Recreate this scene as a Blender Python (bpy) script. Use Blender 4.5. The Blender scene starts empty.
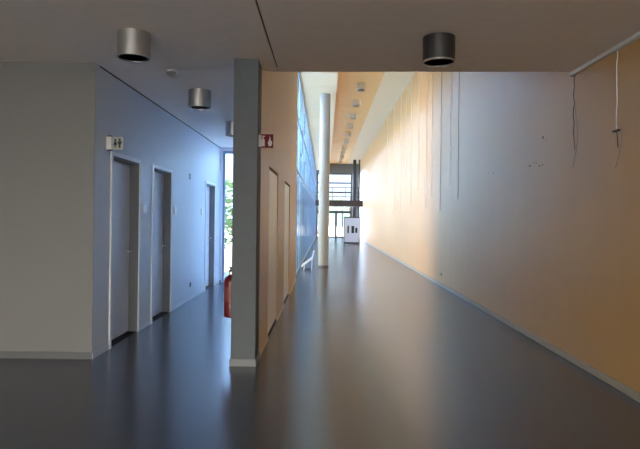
import bpy, bmesh, math, random
from mathutils import Vector, Matrix
R = math.radians
PI = math.pi
sc = bpy.context.scene
C = sc.collection
random.seed(7)

# ------------------------------------------------------------------ frame of the place
# x to the right, y into the hall, z up; the camera stands at (0, 0, 1.5)
XL, XC, XT, XR = -2.42, -0.935, -0.69, 2.65      # corridor wall, partition faces, right wall
YF, YE, YP, YEND = 5.75, 12.6, 13.2, 44.0        # block front, corridor end, partition end, hall end
ZL, ZD, ZH = 3.10, 5.35, 5.90                    # low ceiling, dropped strip, hall ceiling
SOF = 5.92                                       # edge of the low ceiling

# ------------------------------------------------------------------ materials
def nodes(name):
    m = bpy.data.materials.new(name); m.use_nodes = True
    nt = m.node_tree; b = nt.nodes['Principled BSDF']
    return m, nt, b

def mat(name, col, rough=0.5, metal=0.0, spec=0.5, var=0.0, scale=6.0, bump=0.0, stretch=(1, 1, 1), coat=0.0):
    m, nt, b = nodes(name)
    b.inputs['Base Color'].default_value = (*col, 1)
    b.inputs['Roughness'].default_value = rough
    b.inputs['Metallic'].default_value = metal
    b.inputs['Specular IOR Level'].default_value = spec
    b.inputs['Coat Weight'].default_value = coat
    b.inputs['Coat Roughness'].default_value = 0.2
    if var or bump:
        tc = nt.nodes.new('ShaderNodeTexCoord')
        mp = nt.nodes.new('ShaderNodeMapping'); mp.inputs['Scale'].default_value = stretch
        no = nt.nodes.new('ShaderNodeTexNoise'); no.inputs['Scale'].default_value = scale
        no.inputs['Detail'].default_value = 6
        nt.links.new(tc.outputs['Object'], mp.inputs['Vector'])
        nt.links.new(mp.outputs['Vector'], no.inputs['Vector'])
        if var:
            mx = nt.nodes.new('ShaderNodeMix'); mx.data_type = 'RGBA'
            mx.inputs[6].default_value = (*[c * (1 - var) for c in col], 1)
            mx.inputs[7].default_value = (*[min(1, c * (1 + var)) for c in col], 1)
            nt.links.new(no.outputs['Fac'], mx.inputs[0])
            nt.links.new(mx.outputs[2], b.inputs['Base Color'])
        if bump:
            bp = nt.nodes.new('ShaderNodeBump'); bp.inputs['Strength'].default_value = bump
            bp.inputs['Distance'].default_value = 0.01
            nt.links.new(no.outputs['Fac'], bp.inputs['Height'])
            nt.links.new(bp.outputs['Normal'], b.inputs['Normal'])
    return m

def floor_mat():
    m, nt, b = nodes('dark linoleum')
    L = nt.links.new; N = nt.nodes.new
    tc = N('ShaderNodeTexCoord')
    no = N('ShaderNodeTexNoise'); no.inputs['Scale'].default_value = 3.0; no.inputs['Detail'].default_value = 8
    mp = N('ShaderNodeMapping'); mp.inputs['Scale'].default_value = (1, 1, 1)
    L(tc.outputs['Object'], mp.inputs['Vector']); L(mp.outputs['Vector'], no.inputs['Vector'])
    mx = N('ShaderNodeMix'); mx.data_type = 'RGBA'
    mx.inputs[6].default_value = (.048, .058, .086, 1); mx.inputs[7].default_value = (.062, .073, .104, 1)
    L(no.outputs['Fac'], mx.inputs[0])
    # welded seams across the width every 3.9 m
    sp = N('ShaderNodeSeparateXYZ'); L(tc.outputs['Object'], sp.inputs[0])
    ad = N('ShaderNodeMath'); ad.operation = 'ADD'; ad.inputs[1].default_value = -5.62 + 39.0
    L(sp.outputs['Y'], ad.inputs[0])
    mo = N('ShaderNodeMath'); mo.operation = 'MODULO'; mo.inputs[1].default_value = 3.9; L(ad.outputs[0], mo.inputs[0])
    lt = N('ShaderNodeMath'); lt.operation = 'LESS_THAN'; lt.inputs[1].default_value = 0.012; L(mo.outputs[0], lt.inputs[0])
    m2 = N('ShaderNodeMix'); m2.data_type = 'RGBA'; m2.inputs[7].default_value = (.10, .10, .11, 1)
    L(lt.outputs[0], m2.inputs[0]); L(mx.outputs[2], m2.inputs[6]); L(m2.outputs[2], b.inputs['Base Color'])
    b.inputs['Roughness'].default_value = .22
    b.inputs['IOR'].default_value = 1.85
    return m

def wall_tan(name, col, rough, ior, amp=.10):
    """waxed tan boarding with faint upright bands"""
    m, nt, b = nodes(name)
    L = nt.links.new; N = nt.nodes.new
    tc = N('ShaderNodeTexCoord')
    mp = N('ShaderNodeMapping'); mp.inputs['Scale'].default_value = (1, 2.2, .05)
    no = N('ShaderNodeTexNoise'); no.inputs['Scale'].default_value = 1.6; no.inputs['Detail'].default_value = 5
    L(tc.outputs['Object'], mp.inputs['Vector']); L(mp.outputs['Vector'], no.inputs['Vector'])
    mp2 = N('ShaderNodeMapping'); mp2.inputs['Scale'].default_value = (1, 1, .8)
    n2 = N('ShaderNodeTexNoise'); n2.inputs['Scale'].default_value = 2.2; n2.inputs['Detail'].default_value = 7
    L(tc.outputs['Object'], mp2.inputs['Vector']); L(mp2.outputs['Vector'], n2.inputs['Vector'])
    av = N('ShaderNodeMath'); av.operation = 'ADD'; L(no.outputs['Fac'], av.inputs[0]); L(n2.outputs['Fac'], av.inputs[1])
    hf = N('ShaderNodeMath'); hf.operation = 'MULTIPLY'; hf.inputs[1].default_value = .5; L(av.outputs[0], hf.inputs[0])
    mx = N('ShaderNodeMix'); mx.data_type = 'RGBA'
    mx.inputs[6].default_value = (*[c * (1 - amp) for c in col], 1); mx.inputs[7].default_value = (*[c * (1 + amp) for c in col], 1)
    L(hf.outputs[0], mx.inputs[0]); L(mx.outputs[2], b.inputs['Base Color'])
    b.inputs['Roughness'].default_value = rough; b.inputs['IOR'].default_value = ior
    bp = N('ShaderNodeBump'); bp.inputs['Strength'].default_value = .12; bp.inputs['Distance'].default_value = .01
    L(no.outputs['Fac'], bp.inputs['Height']); L(bp.outputs['Normal'], b.inputs['Normal'])
    return m

def glass_mat(name, tint=(.95, .98, 1.0)):
    m = bpy.data.materials.new(name); m.use_nodes = True
    nt = m.node_tree; nt.nodes.clear(); N = nt.nodes.new; L = nt.links.new
    out = N('ShaderNodeOutputMaterial'); mx = N('ShaderNodeMixShader')
    tr = N('ShaderNodeBsdfTransparent'); tr.inputs[0].default_value = (*tint, 1)
    gl = N('ShaderNodeBsdfGlossy'); gl.inputs['Roughness'].default_value = .02
    lw = N('ShaderNodeLayerWeight'); lw.inputs[0].default_value = .12
    mu = N('ShaderNodeMath'); mu.operation = 'MULTIPLY'; mu.inputs[1].default_value = .35
    L(lw.outputs['Fresnel'], mu.inputs[0])
    L(mu.outputs[0], mx.inputs[0]); L(tr.outputs[0], mx.inputs[1]); L(gl.outputs[0], mx.inputs[2]); L(mx.outputs[0], out.inputs[0])
    return m

def leaf_mat(name, col, thru=.45):
    m, nt, b = nodes(name)
    b.inputs['Base Color'].default_value = (*col, 1); b.inputs['Roughness'].default_value = .6
    N = nt.nodes.new; L = nt.links.new
    tl = N('ShaderNodeBsdfTranslucent'); tl.inputs[0].default_value = (*[min(1, c * 1.5) for c in col], 1)
    mx = N('ShaderNodeMixShader'); mx.inputs[0].default_value = thru
    out = nt.nodes['Material Output']
    L(b.outputs[0], mx.inputs[1]); L(tl.outputs[0], mx.inputs[2]); L(mx.outputs[0], out.inputs[0])
    return m

FT = .0
M = dict(
    floor=floor_mat(),
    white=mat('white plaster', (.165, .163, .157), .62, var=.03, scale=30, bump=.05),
    corridor=mat('corridor wall paint', (.62, .66, .72), .42, var=.02, scale=20),
    soffit=mat('painted concrete soffit', (.86, .79, .74), .7, var=.06, scale=9, bump=.08),
    tan=wall_tan('waxed tan wall', (.64, .39, .16), .40, 1.84),
    tan2=wall_tan('tan partition boarding', (.62, .375, .165), .42, 1.45),
    panel=mat('orange ceiling boards', (.76, .47, .19), .5, var=.06, scale=3),
    cream=mat('cream ceiling plaster', (.76, .66, .48), .6, var=.03),
    concrete=mat('grey concrete', (.095, .108, .118), .7, var=.10, scale=12, bump=.1),
    greyskirt=mat('grey skirting', (.20, .21, .22), .5),
    darkskirt=mat('dark grey skirting', (.10, .10, .105), .5),
    whiteskirt=mat('pale skirting', (.44, .42, .37), .4),
    tanskirt=mat('pale wooden skirting', (.66, .47, .25), .45, var=.08, scale=14),
    black=mat('black joint', (.012, .012, .014), .7),
    doorgrey=mat('grey door laminate', (.78, .81, .85), .4, var=.03, scale=12),
    frame=mat('white door frame', (.80, .81, .83), .35),
    jamb=mat('grey door lining', (.17, .18, .20), .5),
    doorwood=mat('pale wooden door', (.92, .82, .64), .38, var=.08, scale=5, stretch=(1, 3, .25)),
    steel=mat('brushed steel', (.62, .62, .62), .30, metal=1.0, var=.05, scale=80, stretch=(1, 1, .1)),
    lamp=mat('brushed aluminium housing', (.50, .50, .49), .38, metal=.9, var=.05, scale=60),
    lamppale=mat('pale lamp housing', (.62, .60, .55), .45),
    lampdark=mat('dark aluminium housing', (.11, .11, .115), .38, metal=.85, var=.05, scale=60),
    reflector=mat('lamp reflector', (.80, .80, .80), .15, metal=1.0),
    anthracite=mat('anthracite steel', (.030, .031, .036), .4),
    bluefin=leaf_mat('pale blue frosted blade', (.54, .84, .94), FT), whitefin=leaf_mat('white frosted blade', (.82, .90, .92), FT), bluefin2=leaf_mat('mid blue frosted blade', (.32, .60, .76), FT),
    mullion=mat('blue grey mullion', (.20, .29, .42), .4),
    glass=glass_mat('clear glass'),
    red=mat('red enamel', (.13, .005, .009), .35),
    signred=mat('red sign face', (.12, .010, .012), .7, spec=.2),
    signwhite=mat('white pictogram', (.45, .43, .42), .7, spec=.2),
    signgrey=mat('pale sign plate', (.30, .32, .30), .4),
    ink=mat('black pictogram', (.01, .01, .01), .5),
    plastic=mat('white plastic', (.78, .78, .77), .35),
    cord=mat('pale cord', (.92, .90, .86), .5),
    darkcord=mat('dark cord', (.05, .05, .05), .5),
    column=mat('painted round column', (.36, .345, .31), .45),
    board=mat('pale display panel', (.56, .58, .62), .4),
    bark=mat('bark', (.10, .075, .055), .8, var=.2, scale=20),
    leafA=leaf_mat('leaves a', (.10, .17, .07)),
    leafB=leaf_mat('leaves b', (.17, .22, .10)),
    lawn=mat('pale paving', (.58, .57, .55), .9, var=.1, scale=4),
    mark=mat('grey scuff', (.06, .055, .05), .8),
)

# ------------------------------------------------------------------ mesh helpers
class MB:
    def __init__(s): s.bm = bmesh.new()
    def box(s, x0, y0, z0, x1, y1, z1, bev=0.0, seg=2):
        r = bmesh.ops.create_cube(s.bm, size=1.0)
        vs = r['verts']
        for v in vs:
            v.co = Vector((x0 + (v.co.x + .5) * (x1 - x0), y0 + (v.co.y + .5) * (y1 - y0), z0 + (v.co.z + .5) * (z1 - z0)))
        if bev:
            es = list({e for v in vs for e in v.link_edges})
            bmesh.ops.bevel(s.bm, geom=es, offset=bev, segments=seg, affect='EDGES', profile=.5)
        return s
    def lathe(s, prof, cx=0, cy=0, cz=0, n=32, axis='z'):
        rings = []
        for r_, h in prof:
            ring = []
            for k in range(n):
                a = 2 * PI * k / n
                p = (r_ * math.cos(a), r_ * math.sin(a), h)
                if axis == 'x': p = (h, p[0], p[1])
                if axis == 'y': p = (p[0], h, p[1])
                ring.append(s.bm.verts.new((cx + p[0], cy + p[1], cz + p[2])))
            rings.append(ring)
        for a, b in zip(rings, rings[1:]):
            for k in range(n):
                s.bm.faces.new((a[k], a[(k + 1) % n], b[(k + 1) % n], b[k]))
        s.bm.faces.new(rings[0]); s.bm.faces.new(rings[-1])
        return s
    def tube(s, pts, r, n=8):
        pts = [Vector(p) for p in pts]; rings = []
        for i, p in enumerate(pts):
            d = (pts[min(i + 1, len(pts) - 1)] - pts[max(i - 1, 0)]).normalized()
            up = Vector((0, 0, 1)) if abs(d.z) < .9 else Vector((1, 0, 0))
            u = d.cross(up).normalized(); w = d.cross(u)
            rr = r[i] if isinstance(r, (list, tuple)) else r
            rings.append([s.bm.verts.new(p + rr * (math.cos(2 * PI * k / n) * u + math.sin(2 * PI * k / n) * w)) for k in range(n)])
        for a, b in zip(rings, rings[1:]):
            for k in range(n): s.bm.faces.new((a[k], a[(k + 1) % n], b[(k + 1) % n], b[k]))
        s.bm.faces.new(rings[0]); s.bm.faces.new(rings[-1])
        return s
    def prism(s, poly, axis, a, b):
        """polygon in the plane across axis, from a to b"""
        def P(u, v, h): return {'x': (h, u, v), 'y': (u, h, v), 'z': (u, v, h)}[axis]
        A = [s.bm.verts.new(P(u, v, a)) for u, v in poly]; B = [s.bm.verts.new(P(u, v, b)) for u, v in poly]
        s.bm.faces.new(A); s.bm.faces.new(B)
        for k in range(len(poly)):
            j = (k + 1) % len(poly); s.bm.faces.new((A[k], A[j], B[j], B[k]))
        return s
    def build(s, name, m, parent=None, smooth=False, loc=(0, 0, 0)):
        bmesh.ops.recalc_face_normals(s.bm, faces=s.bm.faces[:])
        me = bpy.data.meshes.new(name); s.bm.to_mesh(me); s.bm.free()
        me.materials.append(m)
        if smooth:
            for p in me.polygons: p.use_smooth = True
            try: me.set_sharp_from_angle(angle=R(40))
            except Exception: pass
        o = bpy.data.objects.new(name, me); C.objects.link(o); o.location = loc
        if parent: o.parent = parent
        return o

def tag(o, label, cat, group=None):
    o['label'] = label; o['category'] = cat
    if group: o['group'] = group
    return o
def thing(name, label, cat, loc, rz=0, group=None):
    o = bpy.data.objects.new(name, None); C.objects.link(o)
    o.empty_display_size = .1; o.location = loc; o.rotation_euler = (0, 0, rz)
    return tag(o, label, cat, group)
def struct(o, label=None, cat=None):
    o['kind'] = 'structure'
    if label: o['label'] = label
    if cat: o['category'] = cat
    return o
def sroot(name, label, cat, loc=(0, 0, 0)):
    o = bpy.data.objects.new(name, None); C.objects.link(o); o.location = loc; o.empty_display_size = .1
    return struct(o, label, cat)
def copy_tree(o, loc, label, group=None):
    r = o.copy(); C.objects.link(r); r.location = loc; r['label'] = label
    if group: r['group'] = group
    for ch in list(o.children):
        c = ch.copy(); C.objects.link(c); c.parent = r
        for g in list(ch.children):
            d = g.copy(); C.objects.link(d); d.parent = c
    return r

# ------------------------------------------------------------------ room shell
BX0, BY0 = -7.0, -6.0                                   # the entrance zone behind and to the left
fl = MB().box(BX0, BY0, -.2, XR + .3, YF, 0).box(XL - .3, YF, -.2, XR + .3, YEND + .3, 0)
struct(fl.build('floor', M['floor']), 'dark glossy linoleum floor reflecting blue and orange light', 'floor')

# low ceiling (two fields with an open joint) and corridor ceiling
JX = -.53
ce = MB()
ce.box(BX0, BY0, ZL, XC + .04, SOF, ZL + .35)
ce.box(XC + .04, BY0, ZL, JX - .008, SOF, ZL + .35)
ce.box(JX + .008, BY0, ZL, XR, SOF, ZL + .35)
ce.box(XL - .3, SOF, ZL, XC + .04, YE + .3, ZL + .35)
ce.box(BX0, BY0, ZL + .35, XR, SOF - .02, ZH + .2)
for v in ce.bm.verts:
    if abs(v.co.y - SOF) < .03 and v.co.x > -.6: v.co.y += (6.0 - .045 * v.co.x) - SOF   # the edge runs slightly askew
struct(ce.build('ceiling', M['soffit']), 'low painted ceiling over the entrance and corridor', 'ceiling')
struct(MB().box(JX - .008, BY0, ZL + .02, JX + .008, SOF - .002, ZL + .05).build('trim_1', M['black']), 'black joint line across the low ceiling', 'ceiling joint')

# high hall ceiling
hc = struct(MB().box(1.74, SOF, ZH, XR + .3, YEND + .3, ZH + .2).box(.32, SOF, ZH + .02, 1.74, YEND + .3, ZH + .2).build('ceiling', M['cream']),
            'high hall ceiling with orange boards and pale edges', 'ceiling')
pb = MB()
y = SOF + .5
while y < YEND:
    pb.box(.32, y, ZH - .005, 1.735, min(y + 2.51, YEND), ZH + .02); y += 2.53
pb.build('ceiling_boards', M['panel'], hc)
y = SOF
db = MB()
while y < YEND:
    db.box(XT - .3, y, ZD, .30, min(y + 2.51, YEND), ZH + .1); y += 2.53
db.build('dropped_strip', M['cream'], hc)

# right wall
wr = struct(MB().box(XR, BY0, 0, XR + .3, YEND, ZH).build('wall_right', M['tan']), 'long waxed tan wall on the right of the hall', 'wall')
sm = MB()
def on_right(px, py):
    """point of the right wall from the photograph's pixel, used once to read off where a mark sits"""
    k = .012; dx, dy = px - 325, py - 218.5
    a, b = dx + k * dy, dy - k * dx
    s = a / XR; return 550 / s, 1.5 - b / s
for px, py, w, h in ((530, 166, .05, .018), (536, 163, .03, .012), (539.5, 166, .04, .018), (542.5, 165, .02, .02), (543, 137.5, .035, .03),
                     (493.5, 173.5, .03, .02), (488.5, 173, .02, .014), (546, 140, .012, .02), (534, 162, .02, .01)):
    Y, Z = on_right(px, py)
    sm.box(XR - .0012, Y - w / 2, Z - h / 2, XR + .002, Y + w / 2, Z + h / 2)
sm.build('scuff_marks', M['mark'], wr)
struct(MB().box(XR - .015, BY0, 0, XR, YEND - .1, .075, .004).build('baseboard_right', M['whiteskirt']), 'pale skirting along the tan right wall', 'skirting')
struct(MB().box(XR - .04, BY0, ZL - .04, XR, SOF, ZL - .0005, .004).build('trim_2', M['frame']), 'white strip where low ceiling meets right wall', 'trim')

# left block: front face towards the entrance
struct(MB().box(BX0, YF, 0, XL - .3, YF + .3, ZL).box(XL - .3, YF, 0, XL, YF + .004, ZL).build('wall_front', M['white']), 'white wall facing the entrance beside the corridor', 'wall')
struct(MB().box(BX0, YF - .014, 0, XL, YF, .075, .003).build('baseboard_front', M['darkskirt']), 'dark skirting under the white front wall', 'skirting')

# corridor wall with three door openings
DOORS = [(6.22, 7.16), (7.70, 8.65), (11.12, 12.08)]
DZ = 2.20
wl = MB()
ys = YF + .004
for a, b in DOORS:
    wl.box(XL - .3, ys, 0, XL, a, ZL); wl.box(XL - .3, a, DZ, XL, b, ZL); wl.box(XL - .3, a, 0, XL - .22, b, DZ); ys = b
wl.box(XL - .3, ys, 0, XL, YE + .3, ZL)
struct(wl.build('wall_left', M['corridor']), 'pale corridor wall with three grey doors', 'wall')
bl = MB(); ys = YF
for a, b in DOORS + [(YE, YE)]:
    bl.box(XL, ys, 0, XL + .012, a, .06, .003); ys = b
struct(bl.build('baseboard_left', M['corridor']), 'skirting along the pale corridor wall', 'skirting')
struct(MB().box(XL, YF + .12, ZL - .014, XL + .004, YE, ZL).build('trim_3', M['black']), 'dark shadow line between corridor wall and ceiling', 'trim')

def lever(x, y, z, root, sx=1, dy=-1):
    h = MB(); h.lathe([(.026, 0), (.026, sx * .008)], x, y, z, 20, 'x')
    h.tube([(x, y, z), (x + sx * .055, y, z), (x + sx * .062, y + dy * .012, z), (x + sx * .062, y + dy * .13, z)], .0105, 10)
    h.lathe([(.024, 0), (.024, sx * .006)], x, y, z - .09, 20, 'x')
    return h.build('door_handle', M['steel'], root, True)
names = ['first grey corridor door, nearest the toilet sign', 'second grey corridor door, between two nameplates', 'last grey corridor door, beside the end window']
for i, (a, b) in enumerate(DOORS):
    d = sroot('door_%d' % (i + 1), names[i], 'door')
    MB().box(XL - .155, a + .035, .012, XL - .115, b - .03, DZ - .035, .003).build('door_leaf', M['doorgrey'], d)
    MB().box(XL - .22, a + .002, 0, XL - .002, a + .03, DZ - .002).box(XL - .22, b - .03, 0, XL - .002, b - .002, DZ - .002).box(XL - .22, a + .03, DZ - .03, XL - .002, b - .03, DZ - .002).build('door_lining', M['jamb'], d)
    MB().box(XL - .012, a - .035, 0, XL + .018, a + .012, DZ + .03, .003).box(XL - .012, b - .012, 0, XL + .012, b + .022, DZ + .03, .003).box(XL - .012, a + .012, DZ - .012, XL + .018, b - .012, DZ + .03, .003).build('door_frame', M['frame'], d)
    MB().box(XL - .20, a + .03, .001, XL - .02, b - .03, .008).build('threshold', M['black'], d)
    lever(XL - .115, b - .115, 1.05, d)

# partition between corridor and hall, with its concrete column at the head
TD = [(6.75, 8.05), (9.35, 10.75)]
TZ = 2.14
struct(MB().box(XC, 5.84, 0, XC + .02, YP, ZL - .001).build('wall_bounce_liner', M['corridor']), 'unseen pale liner on the partition, added to bounce light into the corridor', 'wall')  # thin unseen liner, added to bounce window light onto the corridor wall
pt = MB()
pt.box(XC + .02, 5.83, 0, XC + .06, YP, ZL)
pt.box(XC + .02, SOF + .01, ZL + .352, XC + .06, YP, ZH)
ys = 5.83
for a, b in TD:
    pt.box(XC + .06, ys, 0, XT, a, ZL - .002); pt.box(XC + .06, a, TZ, XT, b, ZL - .002); ys = b
pt.box(XC + .06, ys, 0, XT, YP, ZL - .002)
pt.box(XC + .06, SOF + .002, ZL - .002, XT, YP, ZH)
struct(pt.build('wall_middle', M['tan2']), 'tan partition wall with two flush doors', 'wall')
struct(MB().box(XC, 5.54, 0, XT + .003, 5.83, ZL - .001, .006).build('trim_4', M['concrete']), 'grey concrete pier at the head of the partition', 'pier')
struct(MB().box(XC - .012, 5.528, 0, XT + .014, 5.85, .075, .004).build('trim_5', M['greyskirt']), 'grey skirting around the concrete pier', 'skirting')
bt = MB(); ys = 5.86
for a, b in TD + [(YP, YP)]:
    bt.box(XT, ys, 0, XT + .012, a, .07, .003); ys = b
struct(bt.build('baseboard_middle', M['tanskirt']), 'pale wooden skirting under the tan partition', 'skirting')
tn = ['nearer pale flush door in the tan partition', 'farther pale flush door in the tan partition']
for i, (a, b) in enumerate(TD):
    d = sroot('door_%d' % (i + 4), tn[i], 'door')
    MB().box(XT - .13, a, 0, XT - .12, b, TZ).build('door_gap', M['black'], d)
    MB().box(XT - .06, a + .05, .035, XT - .012, b - .03, TZ - .035, .003).build('door_leaf', M['doorwood'], d)
    MB().box(XT - .06, a, 0, XT - .004, b, .02).build('threshold', M['black'], d)

# corridor end: short wall pieces and a tall window
we = MB().box(XL, YE, 0, XL + .05, YE + .3, ZL).box(XL + .05, YE, 3.03, XC + .02, YE + .3, ZL)
struct(we.build('wall_back', M['corridor']), 'narrow wall piece at the corridor end', 'wall')
struct(MB().box(XL + .013, YE - .012, 0, XL + .05, YE, .06, .003).build('baseboard_back', M['darkskirt']), 'short dark skirting at the corridor end', 'skirting')
w1 = sroot('window_1', 'tall window at the end of the corridor', 'window')
a0, a1 = XL + .05, XC + .02
MB().box(a0, YE + .1, 0, a0 + .05, YE + .17, 3.03).box(a1 - .05, YE + .1, 0, a1, YE + .17, 3.03).box(a0 + .05, YE + .1, 2.97, a1 - .05, YE + .17, 3.03).box(a0 + .05, YE + .1, 0, a1 - .05, YE + .17, .06).box(a0 + .8, YE + .1, .06, a0 + .85, YE + .17, 2.97).build('window_frame', M['mullion'], w1)
MB().box(a0 + .05, YE + .13, .06, a0 + .8, YE + .138, 2.97).build('window_pane', M['glass'], w1)
MB().box(a0 + .85, YE + .13, .06, a1 - .05, YE + .138, 2.97).build('window_pane', M['glass'], w1)

# glazed facade on the left of the hall, with pale blue upright sun blades outside
w2 = sroot('window_2', 'glazed facade with pale blue sun blades along the hall', 'window')
YA, YB = YP + .02, YEND
fr = MB()
step = 1.25; n = int((YB - YA) / step)
for i in range(n + 1):
    yy = YA + i * (YB - YA) / n
    fr.box(XT - .062, yy - .025, 0, XT - .04, yy + .025, ZD)
for z in (0, 2.70, 4.05, ZD - .06):
    fr.box(XT - .062, YA, z, XT - .04, YB, z + .06)
fr.build('window_frame', M['mullion'], w2)
MB().box(XT - .066, YA, .06, XT - .06, YB, ZD - .06).build('window_pane', M['glass'], w2)
DB = .90
def blade(pieces, m):
    bm_, em = MB(), MB()
    for yy, off, z0, z1 in pieces:
        bm_.box(XT - .10 - off - DB, yy - .012, z0, XT - .10 - off, yy + .012, z1, .003)
        em.box(XT - .10 - off, yy - .018, z0, XT - .075 - off, yy + .015, z1).box(XT - .10 - off - DB, yy - .015, z0 - .03, XT - .085 - off, yy + .015, z0)
    o = bm_.build('sun_blade', m, w2); em.build('edge_strip', M['anthracite'], o)
nb = 38
def fin(i): return M['whitefin'] if i in (4, 9, 13) else M['bluefin2'] if i % 3 == 1 or i > 16 else M['bluefin']
for i in range(nb):
    yy = YA + (i + .3) * (YB - YA) / nb
    blade([(yy, 0, .10, 2.66)], fin(i))
    blade([(yy + .08 * ((i + j) % 3), .09 * ((i + 2 * j) % 4), zz, zz + .80) for j, zz in enumerate((2.78, 3.66, 4.54))], fin(i + 2))

# far end of the hall
w3 = sroot('window_3', 'glazed end wall of the hall with a glass door', 'window')
ef = MB()
PX = 2.02
for x0, x1 in ((XT, XT + .1), (.80, .96), (1.36, 1.44), (PX, PX + .10)):
    ef.box(x0, YEND, 0, x1, YEND + .12, 5.1 if x0 in (XT, PX) else 2.0)
for z0, z1 in ((0, .08), (1.93, 2.12), (2.5, 2.62), (3.55, 3.66), (4.30, 4.40), (5.02, 5.1)):
    ef.box(XT + .1, YEND + .01, z0, PX, YEND + .11, z1)
ef.build('window_frame', M['anthracite'], w3)
MB().box(XT + .1, YEND + .05, .08, PX, YEND + .058, 5.02).build('window_pane', M['glass'], w3)
we2 = MB().box(PX + .1, YEND, 0, XR, YEND + .3, ZH).box(XT - .3, YEND, 5.1, PX + .1, YEND + .3, ZH).box(XT - .3, YEND, 0, XT, YEND + .3, 5.1)
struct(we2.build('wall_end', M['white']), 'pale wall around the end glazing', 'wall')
for i, (x, w) in enumerate(((2.17, .22), (2.52, .12))):
    o = MB().box(x - w / 2, 40.9, 0, x + w / 2, 40.9 + w, ZH - .002, .01).build('trim_%d' % (6 + i), M['anthracite'])
    struct(o, ['wide dark steel post behind the footbridge', 'slim dark steel post beside the right wall at the far end'][i], 'post')
# footbridge
fb = sroot('footbridge', 'dark footbridge crossing the far end of the hall', 'bridge')
fb['kind'] = 'structure'
MB().box(XT, 38.7, 2.38, XR, 40.4, 2.80, .01).build('deck', mat('dark brown cladding', (.045, .035, .032), .5), fb)
rl = MB()
for z in (3.05, 3.32, 3.70): rl.tube([(XT, 38.76, z), (XR, 38.76, z)], .022, 8)
for k in range(4):
    x = XT + .3 + k * .9; rl.tube([(x, 38.76, 2.80), (x, 38.76, 3.70)], .02, 8)
rl.build('railing', M['anthracite'], fb, True)

# round column in the hall
cl = MB().lathe([(.16, 0), (.16, ZD)], -.035, 16.9 + .16, 0, 40).build('trim_8', M['column'], None, True)
struct(cl, 'slender round column in the hall before the glazing', 'column')
MB().lathe([(.168, 0), (.168, .05), (.161, .055)], -.035, 16.9 + .16, 0, 40).build('column_base', M['darkskirt'], cl, True)

# entrance zone behind the camera: side wall, rear wall with an unseen window added as fill light
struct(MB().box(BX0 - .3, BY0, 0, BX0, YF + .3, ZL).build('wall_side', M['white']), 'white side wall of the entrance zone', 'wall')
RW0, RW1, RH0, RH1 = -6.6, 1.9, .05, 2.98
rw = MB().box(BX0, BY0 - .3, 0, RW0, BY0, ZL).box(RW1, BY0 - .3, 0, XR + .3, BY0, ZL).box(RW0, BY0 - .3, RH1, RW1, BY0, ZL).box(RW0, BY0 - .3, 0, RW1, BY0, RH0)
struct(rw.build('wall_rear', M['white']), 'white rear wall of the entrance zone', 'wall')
w4 = sroot('window_4', 'unseen wide window in the rear wall, added to light the entrance zone', 'window')
f4 = MB()
for k in range(5):
    x = RW0 + k * (RW1 - RW0 - .05) / 4; f4.box(x, BY0 - .2, RH0, x + .05, BY0 - .1, RH1)
f4.box(RW0, BY0 - .2, RH0, RW1, BY0 - .1, RH0 + .05).box(RW0, BY0 - .2, RH1 - .05, RW1, BY0 - .1, RH1)
f4.build('window_frame', M['mullion'], w4)
MB().box(RW0, BY0 - .155, RH0, RW1, BY0 - .148, RH1).build('window_pane', M['glass'], w4)

# ------------------------------------------------------------------ ceiling lamps
def lamp(label, loc, m, group):
    t = thing('ceiling_lamp', label, 'lamp', loc, 0, group)
    r, h = .14, .22
    MB().lathe([(.11, -.004), (r, -.004), (r, -h), (r - .012, -h), (r - .014, -h + .01), (r - .03, -.09), (.02, -.08)], n=40).build('housing', m, t, True)
    MB().lathe([(r + .001, -h + .008), (r + .001, -h - .004), (r - .013, -h - .004), (r - .013, -h + .008)], n=40).build('rim', M['steel'], t, True)
    MB().lathe([(.05, -.10), (.05, -.13), (.035, -.15), (.004, -.16)], n=20).build('bulb', M['plastic'], t, True)
    return t
G1 = 'cylinder lamps on the low ceiling'
l1 = lamp('large silver cylinder lamp on low ceiling in front of the corridor wall', (-1.685, 4.80, ZL), M['lamp'], G1)
copy_tree(l1, (-1.60, 6.95, ZL), 'silver cylinder lamp on corridor ceiling just past the smoke detector')
copy_tree(l1, (-1.56, 9.28, ZL), 'distant cylinder lamp on corridor ceiling half hidden by the concrete pier')
lamp('dark cylinder lamp on low ceiling before the tan right wall', (.98, 4.82, ZL), M['lampdark'], G1)
G2 = 'small cylinder lamps along the high hall ceiling'
ordn = ['cut off by the low ceiling edge', 'first one seen whole below the low ceiling edge', 'second one seen whole', 'third one seen whole',
        'fourth one seen whole', 'fifth one seen whole', 'sixth one seen whole', 'fourth from the far end of the row', 'third from the far end of the row',
        'second from the far end of the row', 'last of the row before the end glazing']
h0 = None
for k, od in enumerate(ordn):
    loc = (1.12, 15.3 + 2.53 * k, ZH - .005); lb = 'small cylinder lamp on orange ceiling boards, ' + od
    if h0 is None: h0 = lamp(lb, loc, M['lamppale'], G2)
    else: copy_tree(h0, loc, lb)

t = thing('smoke_detector', 'small white smoke detector on the corridor ceiling', 'smoke detector', (-1.70, 6.02, ZL))
MB().lathe([(.05, -.0005), (.05, -.014)], n=28).build('base', M['plastic'], t, True)
MB().lathe([(.042, -.014), (.052, -.022), (.050, -.042), (.03, -.055), (.004, -.057)], n=28).build('sensor_head', M['signgrey'], t, True)

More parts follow.
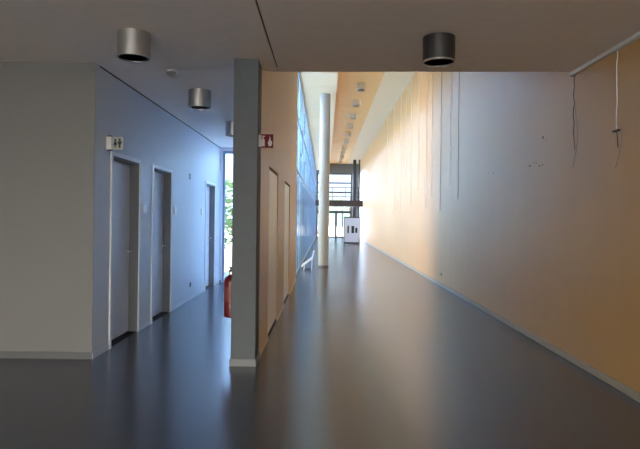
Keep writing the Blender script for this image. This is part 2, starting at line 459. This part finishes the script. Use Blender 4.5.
# ------------------------------------------------------------------ signs
def person_icon(mb, cx, cz, s, y0, y1, dress):
    n = 14
    mb.prism([(cx + .16 * s * math.cos(2 * PI * k / n), cz + .40 * s + .12 * s * math.sin(2 * PI * k / n)) for k in range(n)], 'y', y0, y1)
    if dress:
        mb.prism([(cx - .10 * s, cz + .25 * s), (cx + .10 * s, cz + .25 * s), (cx + .26 * s, cz - .2 * s), (cx - .26 * s, cz - .2 * s)], 'y', y0, y1)
        mb.prism([(cx - .12 * s, cz - .2 * s), (cx - .03 * s, cz - .2 * s), (cx - .03 * s, cz - .5 * s), (cx - .12 * s, cz - .5 * s)], 'y', y0, y1)
        mb.prism([(cx + .03 * s, cz - .2 * s), (cx + .12 * s, cz - .2 * s), (cx + .12 * s, cz - .5 * s), (cx + .03 * s, cz - .5 * s)], 'y', y0, y1)
    else:
        mb.prism([(cx - .22 * s, cz + .25 * s), (cx + .22 * s, cz + .25 * s), (cx + .22 * s, cz - .05 * s), (cx - .22 * s, cz - .05 * s)], 'y', y0, y1)
        mb.prism([(cx - .13 * s, cz - .05 * s), (cx + .13 * s, cz - .05 * s), (cx + .10 * s, cz - .5 * s), (cx - .10 * s, cz - .5 * s)], 'y', y0, y1)
sx, sy, sz = XL, 6.08, 2.305
t = thing('toilet_sign', 'pale projecting toilet sign with woman and man pictograms above first corridor door', 'sign', (sx, sy, sz))
MB().box(.0, -.02, -.08, .055, .02, .075, .003).build('bracket', M['plastic'], t)
MB().box(.008, -.024, -.085, .055, .024, -.073).build('bracket_clip', M['ink'], t); MB().box(.008, -.024, .07, .055, .024, .082).build('bracket_clip', M['ink'], t)
MB().box(.055, -.005, -.075, .185, .005, .072, .002).build('plate', M['signgrey'], t)
pi = MB(); person_icon(pi, .095, -.002, .092, -.0065, -.0048, True); person_icon(pi, .142, -.002, .10, -.0065, -.0048, False)
pi.build('pictogram', M['ink'], t)

t = thing('fire_equipment_sign', 'dark red projecting fire equipment sign on the tan partition beside the pier', 'sign', (XT - .005, 5.62, 2.285))
MB().box(-.012, -.012, -.062, .035, .012, .060, .002).build('bracket', M['signwhite'], t)
MB().box(.012, -.005, -.070, .158, .005, .070, .002).build('plate', M['signred'], t)
MB().box(.158, -.006, -.072, .162, .006, .072).box(.012, -.006, .070, .162, .006, .074).build('plate_edge', M['signwhite'], t)
p = MB()
p.prism([(.036, -.055), (.070, -.055), (.070, .010), (.060, .026), (.046, .026), (.036, .010)], 'y', -.0068, -.0048)   # extinguisher body
p.prism([(.046, .029), (.060, .029), (.060, .042), (.075, .046), (.075, .052), (.040, .052), (.040, .045), (.046, .043)], 'y', -.0068, -.0048)
p.prism([(.030, .044), (.036, .040), (.031, -.005), (.026, -.005)], 'y', -.0068, -.0048)
fl_ = [(.115, -.055), (.138, -.050), (.146, -.020), (.140, .005), (.132, -.008), (.130, .025), (.118, .052), (.119, .020), (.106, -.005), (.103, -.030)]
p.prism(fl_, 'y', -.0068, -.0048)
p.build('pictogram', M['signwhite'], t)

# nameplates, small corridor sign and sockets on the corridor wall
np_labels = ['white door nameplate between first and second corridor doors', 'white door nameplate just past the second corridor door', 'white door nameplate just before the last corridor door']
n0 = None
for lb, Y in zip(np_labels, (7.36, 8.87, 10.78)):
    if n0 is None:
        n0 = thing('nameplate', lb, 'nameplate', (XL, Y, 1.60), 0, 'door nameplates on the corridor wall')
        MB().box(-.002, -.065, -.065, .014, .065, .065, .003).build('holder', M['steel'], n0)
        MB().box(.0138, -.052, -.052, .016, .052, .052).build('insert', M['plastic'], n0)
    else: copy_tree(n0, (XL, Y, 1.60), lb)
t = thing('door_sign', 'tiny dark pictogram sign high on the corridor wall past second door', 'sign', (XL, 9.80, 2.22))
MB().box(0, -.055, -.055, .006, .055, .055, .002).build('plate', M['signgrey'], t)
MB().box(.0058, -.025, .008, .0075, .025, .045).box(.0058, -.02, -.045, .0075, .02, -.004).build('pictogram', M['ink'], t)
t = thing('wall_socket', 'grey socket low on the corridor wall past second door', 'socket', (XL, 9.92, .28))
MB().box(0, -.04, -.04, .012, .04, .04, .004).build('cover', M['jamb'], t)
MB().lathe([(.021, .0121), (.021, .0105)], n=20, axis='x').build('socket_well', M['ink'], t)
t = thing('cable_outlet', 'tiny dark outlet low on the tan right wall above skirting', 'outlet', (XR, 12.45, .27))
MB().box(-.010, -.035, -.035, 0, .035, .035, .003).build('cover', M['greyskirt'], t)
MB().lathe([(.018, -.0112), (.018, -.0098)], n=18, axis='x').build('outlet_hole', M['ink'], t)

# ------------------------------------------------------------------ fire extinguisher on the corridor side
ex = thing('fire_extinguisher', 'red fire extinguisher hanging on the corridor side behind concrete pier', 'fire extinguisher', (XC - .10, 6.12, .39))
MB().lathe([(.060, 0), (.076, .012), (.078, .03), (.078, .40), (.066, .44), (.036, .465), (.024, .475)], n=32).build('cylinder', M['red'], ex, True)
MB().lathe([(.024, .472), (.024, .515), (.012, .52)], n=18).build('valve', M['steel'], ex, True)
MB().box(-.014, -.10, .515, .014, .02, .530, .004).box(-.014, -.09, .550, .014, .02, .562, .004).box(-.014, .0, .52, .014, .022, .56, .003).build('lever', M['ink'], ex)
MB().tube([(0, .02, .50), (-.02, .06, .51), (-.03, .092, .46), (-.03, .092, .36), (-.03, .09, .20), (-.03, .086, .12)], .011, 10).build('hose', M['ink'], ex, True)
MB().lathe([(.0785, .18), (.0787, .34), (.0785, .341)], n=32).build('instruction_band', mat('dull band', (.20, .05, .045), .5), ex, True)
for zb in (.10, .30): MB().box(.066, -.03, zb, .120, .03, zb + .035).build('wall_bracket', M['ink'], ex)

# ------------------------------------------------------------------ picture cords on the right wall
def cord(label, Y, z0, z1, r, m, wig, hook=False, loop=None, z1b=None):
    t = thing('hanging_cord', label, 'cord', (XR - .02, Y, z0), 0, 'picture cords hanging down the right wall')
    pts = []; nseg = 16
    for k in range(nseg + 1):
        f = k / nseg
        pts.append((-.002 + random.uniform(-.004, .004), random.uniform(-wig, wig) * (0 if k == 0 else 1), (z1 - z0) * f))
    MB().tube(pts, r, 6).build('cord', m, t, True)
    MB().box(-.012, -.014, -.016, .02, .014, 0).build('top_clip', M['steel'], t)
    if hook:
        MB().box(-.016, -.045, z1 - z0 - .012, .012, .045, z1 - z0 + .004).build('hook', M['ink'], t)
    if loop:
        MB().tube([(0, 0, z1 - z0), (0, -.015, z1 - z0 - .08), (0, -.03, z1 - z0 - .16)], r * .8, 6).build('loose_end', M['darkcord'], t, True)
        MB().tube([(0, -.02, z1 - z0 + loop), (0, -.075, z1 - z0 + loop * .3), (0, -.085, z1 - z0 - .08), (0, -.05, z1 - z0 - .22), (0, .01, z1 - z0 - .34)], r * .6, 6).build('slack_wire', M['jamb'], t, True)
    return t
ztop = ZL - .032
cord('straight pale cord with dark hook, nearest to the viewer on right wall', 4.98, ztop, 2.33, .0042, M['cord'], .001, hook=True, loop=.06)
cord('thin dark twisted cord just under the end of the white ceiling strip', 5.84, ztop, 2.42, .0038, M['darkcord'], .014, loop=.30)
far = [(459, 199, 'dark'), (451, 185, ''), (441, 211, 'dark'), (432, 196, ''), (426.4, 208, ''), (418.6, 190, ''), (411, 206, ''), (406, 180, ''), (400.5, 212, ''), (393.5, 214, ''), (387.5, 185, '')]
words = ['first thin grey cord past the bare grey stretch of right wall', 'second thin cord past the bare grey stretch of right wall', 'third cord past the bare stretch, the one reaching lowest',
         'fourth thin pale cord from the bare grey stretch', 'fifth thin pale cord from the bare grey stretch', 'sixth thin pale cord, middle of the far cluster on right wall',
         'seventh thin pale cord from the bare grey stretch', 'fourth thin pale cord from the far end of the cluster', 'third thin pale cord from the far end of the cluster',
         'second thin pale cord from the far end of the cluster', 'farthest thin pale cord of the cluster, nearest the end glazing']
for (px, py, kind), wd in zip(far, words):
    Y, Z = on_right(px, py)
    cord(wd, Y, ZH - .002, Z, .0075 if not kind else .006, M['cord'] if not kind else M['greyskirt'], .007)

# ------------------------------------------------------------------ display stand far down the hall
t = thing('display_board', 'pale display board in black frame standing before the end glazing', 'display board', (1.58, 32.3, 0))
MB().box(-.44, -.02, .06, .44, .02, 1.56).build('panel', M['board'], t)
MB().box(-.47, -.03, 0, -.43, .03, 1.60).box(.43, -.03, 0, .47, .03, 1.60).box(-.43, -.03, .02, .43, .03, .13).box(-.43, -.03, 1.55, .43, .03, 1.62).build('frame', M['anthracite'], t)
for xf in (-.45, .45): MB().box(xf - .02, -.25, 0, xf + .02, .25, .03).build('foot', M['anthracite'], t)
for x0, x1, z0, z1 in ((-.26, -.17, .66, 1.09), (-.02, .14, .66, 1.08), (.20, .33, .68, .98)):
    MB().box(x0, -.026, z0, x1, -.02, z1).build('poster', M['ink'], t)
MB().box(-.36, -.026, 1.0, -.29, -.02, 1.08).build('notice', M['plastic'], t)

# ------------------------------------------------------------------ low white lounge chair by the glazing
t = thing('lounge_chair', 'small white lounge chair with sloping seat beside the blue glazing', 'chair', (-.43, 16.0, 0), 0)
MB().prism([(-.24, .13), (.06, .37), (.10, .56), (.135, .55), (.10, .34), (-.22, .09)], 'y', -.25, .25).build('seat_shell', M['plastic'], t)
for x, h in ((-.16, .16), (.06, .34)):
    for yv in (-.22, .22):
        MB().tube([(x, yv, 0), (x + .01, yv, h)], .014, 8).build('leg', M['plastic'], t, True)
for yv in (-.22, .22): MB().tube([(-.16, yv, .02), (.06, yv, .02)], .012, 8).build('runner', M['anthracite'], t, True)

# ------------------------------------------------------------------ outside
struct(MB().box(-60, YE + .3, -.5, XT - .5, 110, -.05).box(-60, YEND + .3, -.5, 60, 110, -.049).box(-60, -60, -.5, BX0 - .3, YE + .3, -.05).box(BX0 - .3, -60, -.5, 60, BY0 - .3, -.05).build('ground', M['lawn']), 'pale paving outside the building', 'ground')
def tree(label, x, y, h, r, n, m, seed, zlow=.3):
    rnd = random.Random(seed)
    t = thing('tree', label, 'tree', (x, y, -.05), 0, 'trees outside the glazing')
    tk = MB().tube([(0, 0, 0), (.05, .03, h * .3), (-.03, .05, h * .6), (.02, 0, h * .9)], [.14, .11, .07, .02], 10)
    for k in range(9):
        a = rnd.uniform(0, 2 * PI); z = h * rnd.uniform(.2, .7); L = r * rnd.uniform(.5, .9)
        tk.tube([(0, 0, z), (math.cos(a) * L * .5, math.sin(a) * L * .5, z + L * .35), (math.cos(a) * L, math.sin(a) * L, z + L * .55)], [.045, .03, .01], 6)
    tk.build('trunk', M['bark'], t, True)
    cr = MB()
    for k in range(n):
        while True:
            v = Vector((rnd.uniform(-1, 1), rnd.uniform(-1, 1), rnd.uniform(-1, 1)))
            if v.length < 1: break
        c = Vector((v.x * r, v.y * r, h * (zlow + .5 * (1 - zlow)) + v.z * h * .5 * (1 - zlow)))
        s = rnd.uniform(.06, .14)
        q = Matrix.Rotation(rnd.uniform(0, 2 * PI), 3, 'Z') @ Matrix.Rotation(rnd.uniform(0, PI), 3, 'X')
        vs = [cr.bm.verts.new(c + q @ Vector(p)) for p in ((-s, 0, 0), (0, -s * .5, .01), (s, 0, 0), (0, s * .5, .01))]
        cr.bm.faces.new(vs)
    cr.build('foliage', m, t)
    return t
tree('loose leafy tree close outside the corridor end window', -4.2, 19.0, 3.2, 1.5, 1700, M['leafA'], 1, .05)
tree('paler tree further out behind the corridor end window', -6.2, 25.0, 3.6, 2.0, 1800, M['leafB'], 2, .05)
tree('bushy tree outside the end glazing, left of the glass door', -.6, 54.0, 4.6, 2.2, 1100, M['leafB'], 3, .1)
tree('bushy tree outside the end glazing, behind the display board', 2.6, 57.0, 4.4, 2.3, 1100, M['leafA'], 4, .1)

# ------------------------------------------------------------------ sky and sun
w = bpy.data.worlds.new('sky'); sc.world = w; w.use_nodes = True
nt = w.node_tree; nt.nodes.clear(); N = nt.nodes.new; L = nt.links.new
out = N('ShaderNodeOutputWorld'); bg = N('ShaderNodeBackground')
tc = N('ShaderNodeTexCoord'); sp = N('ShaderNodeSeparateXYZ'); L(tc.outputs['Generated'], sp.inputs[0])
el = N('ShaderNodeMapRange'); el.inputs[1].default_value = .0; el.inputs[2].default_value = .5; L(sp.outputs['Z'], el.inputs[0])
mx = N('ShaderNodeMix'); mx.data_type = 'RGBA'
mx.inputs[6].default_value = (.50, .70, 1.0, 1); mx.inputs[7].default_value = (.28, .50, 1.0, 1)
L(el.outputs[0], mx.inputs[0])
# the sky behind the viewer is and to the side is a warm white haze, ahead it is bright and blue
ah = N('ShaderNodeMapRange'); ah.inputs[1].default_value = .55; ah.inputs[2].default_value = .85
m2 = N('ShaderNodeMix'); m2.data_type = 'RGBA'
m2.inputs[6].default_value = (1.0, .90, .78, 1); L(mx.outputs[2], m2.inputs[7]); L(ah.outputs[0], m2.inputs[0])
cr = N('ShaderNodeValToRGB'); e = cr.color_ramp.elements
yr = N('ShaderNodeMapRange'); yr.inputs[1].default_value = -1; yr.inputs[2].default_value = 1
dt = N('ShaderNodeVectorMath'); dt.operation = 'DOT_PRODUCT'; dt.inputs[1].default_value = (-.60, .78, .16); L(tc.outputs['Generated'], dt.inputs[0]); L(dt.outputs['Value'], yr.inputs[0]); L(dt.outputs['Value'], ah.inputs[0]); L(yr.outputs[0], cr.inputs[0])
def lv(v): return (v / 75, v / 75, v / 75, 1)
e[0].position = .15; e[0].color = lv(5.5)
e[1].position = 1.0; e[1].color = lv(48)
q = e.new(.97); q.color = lv(5)
q = e.new(.40); q.color = lv(2.1)
q = e.new(.78); q.color = lv(2.0)
q = e.new(.885); q.color = lv(.6)
q = e.new(.92); q.color = lv(.8)
q = e.new(.945); q.color = lv(1.7)
st = N('ShaderNodeMath'); st.operation = 'MULTIPLY'; st.inputs[1].default_value = 75; L(cr.outputs[0], st.inputs[0])
L(m2.outputs[2], bg.inputs['Color']); L(st.outputs[0], bg.inputs['Strength']); L(bg.outputs[0], out.inputs[0])

sd = bpy.data.lights.new('sun', 'SUN'); sd.energy = 1.25; sd.angle = R(60); sd.color = (1.0, .74, .44)
so = bpy.data.objects.new('sun', sd); C.objects.link(so)
so.rotation_euler = Vector((.85, .25, -.30)).to_track_quat('-Z', 'Y').to_euler()

# ------------------------------------------------------------------ camera
cd = bpy.data.cameras.new('camera'); cam = bpy.data.objects.new('camera', cd); C.objects.link(cam)
cd.sensor_width = 36; cd.lens = 36 * 550 / 640
cd.shift_x = -5 / 640; cd.shift_y = -6.0 / 640
cam.location = (0, 0, 1.5)
roll = math.atan(.012)
cam.matrix_world = Matrix.Translation((0, 0, 1.5)) @ Matrix.Rotation(PI / 2, 4, 'X') @ Matrix.Rotation(roll, 4, 'Z')
cd.clip_end = 300
sc.camera = cam

vs = sc.view_settings
sc.display_settings.display_device = 'sRGB'
vs.view_transform = 'Standard'; vs.look = 'None'; vs.exposure = 1.72; vs.gamma = 1.0; vs.use_curve_mapping = False
sc.cycles.max_bounces = 14; sc.cycles.diffuse_bounces = 8; sc.cycles.transparent_max_bounces = 24
sc.cycles.use_denoising = True
sc.cycles.sample_clamp_indirect = 10
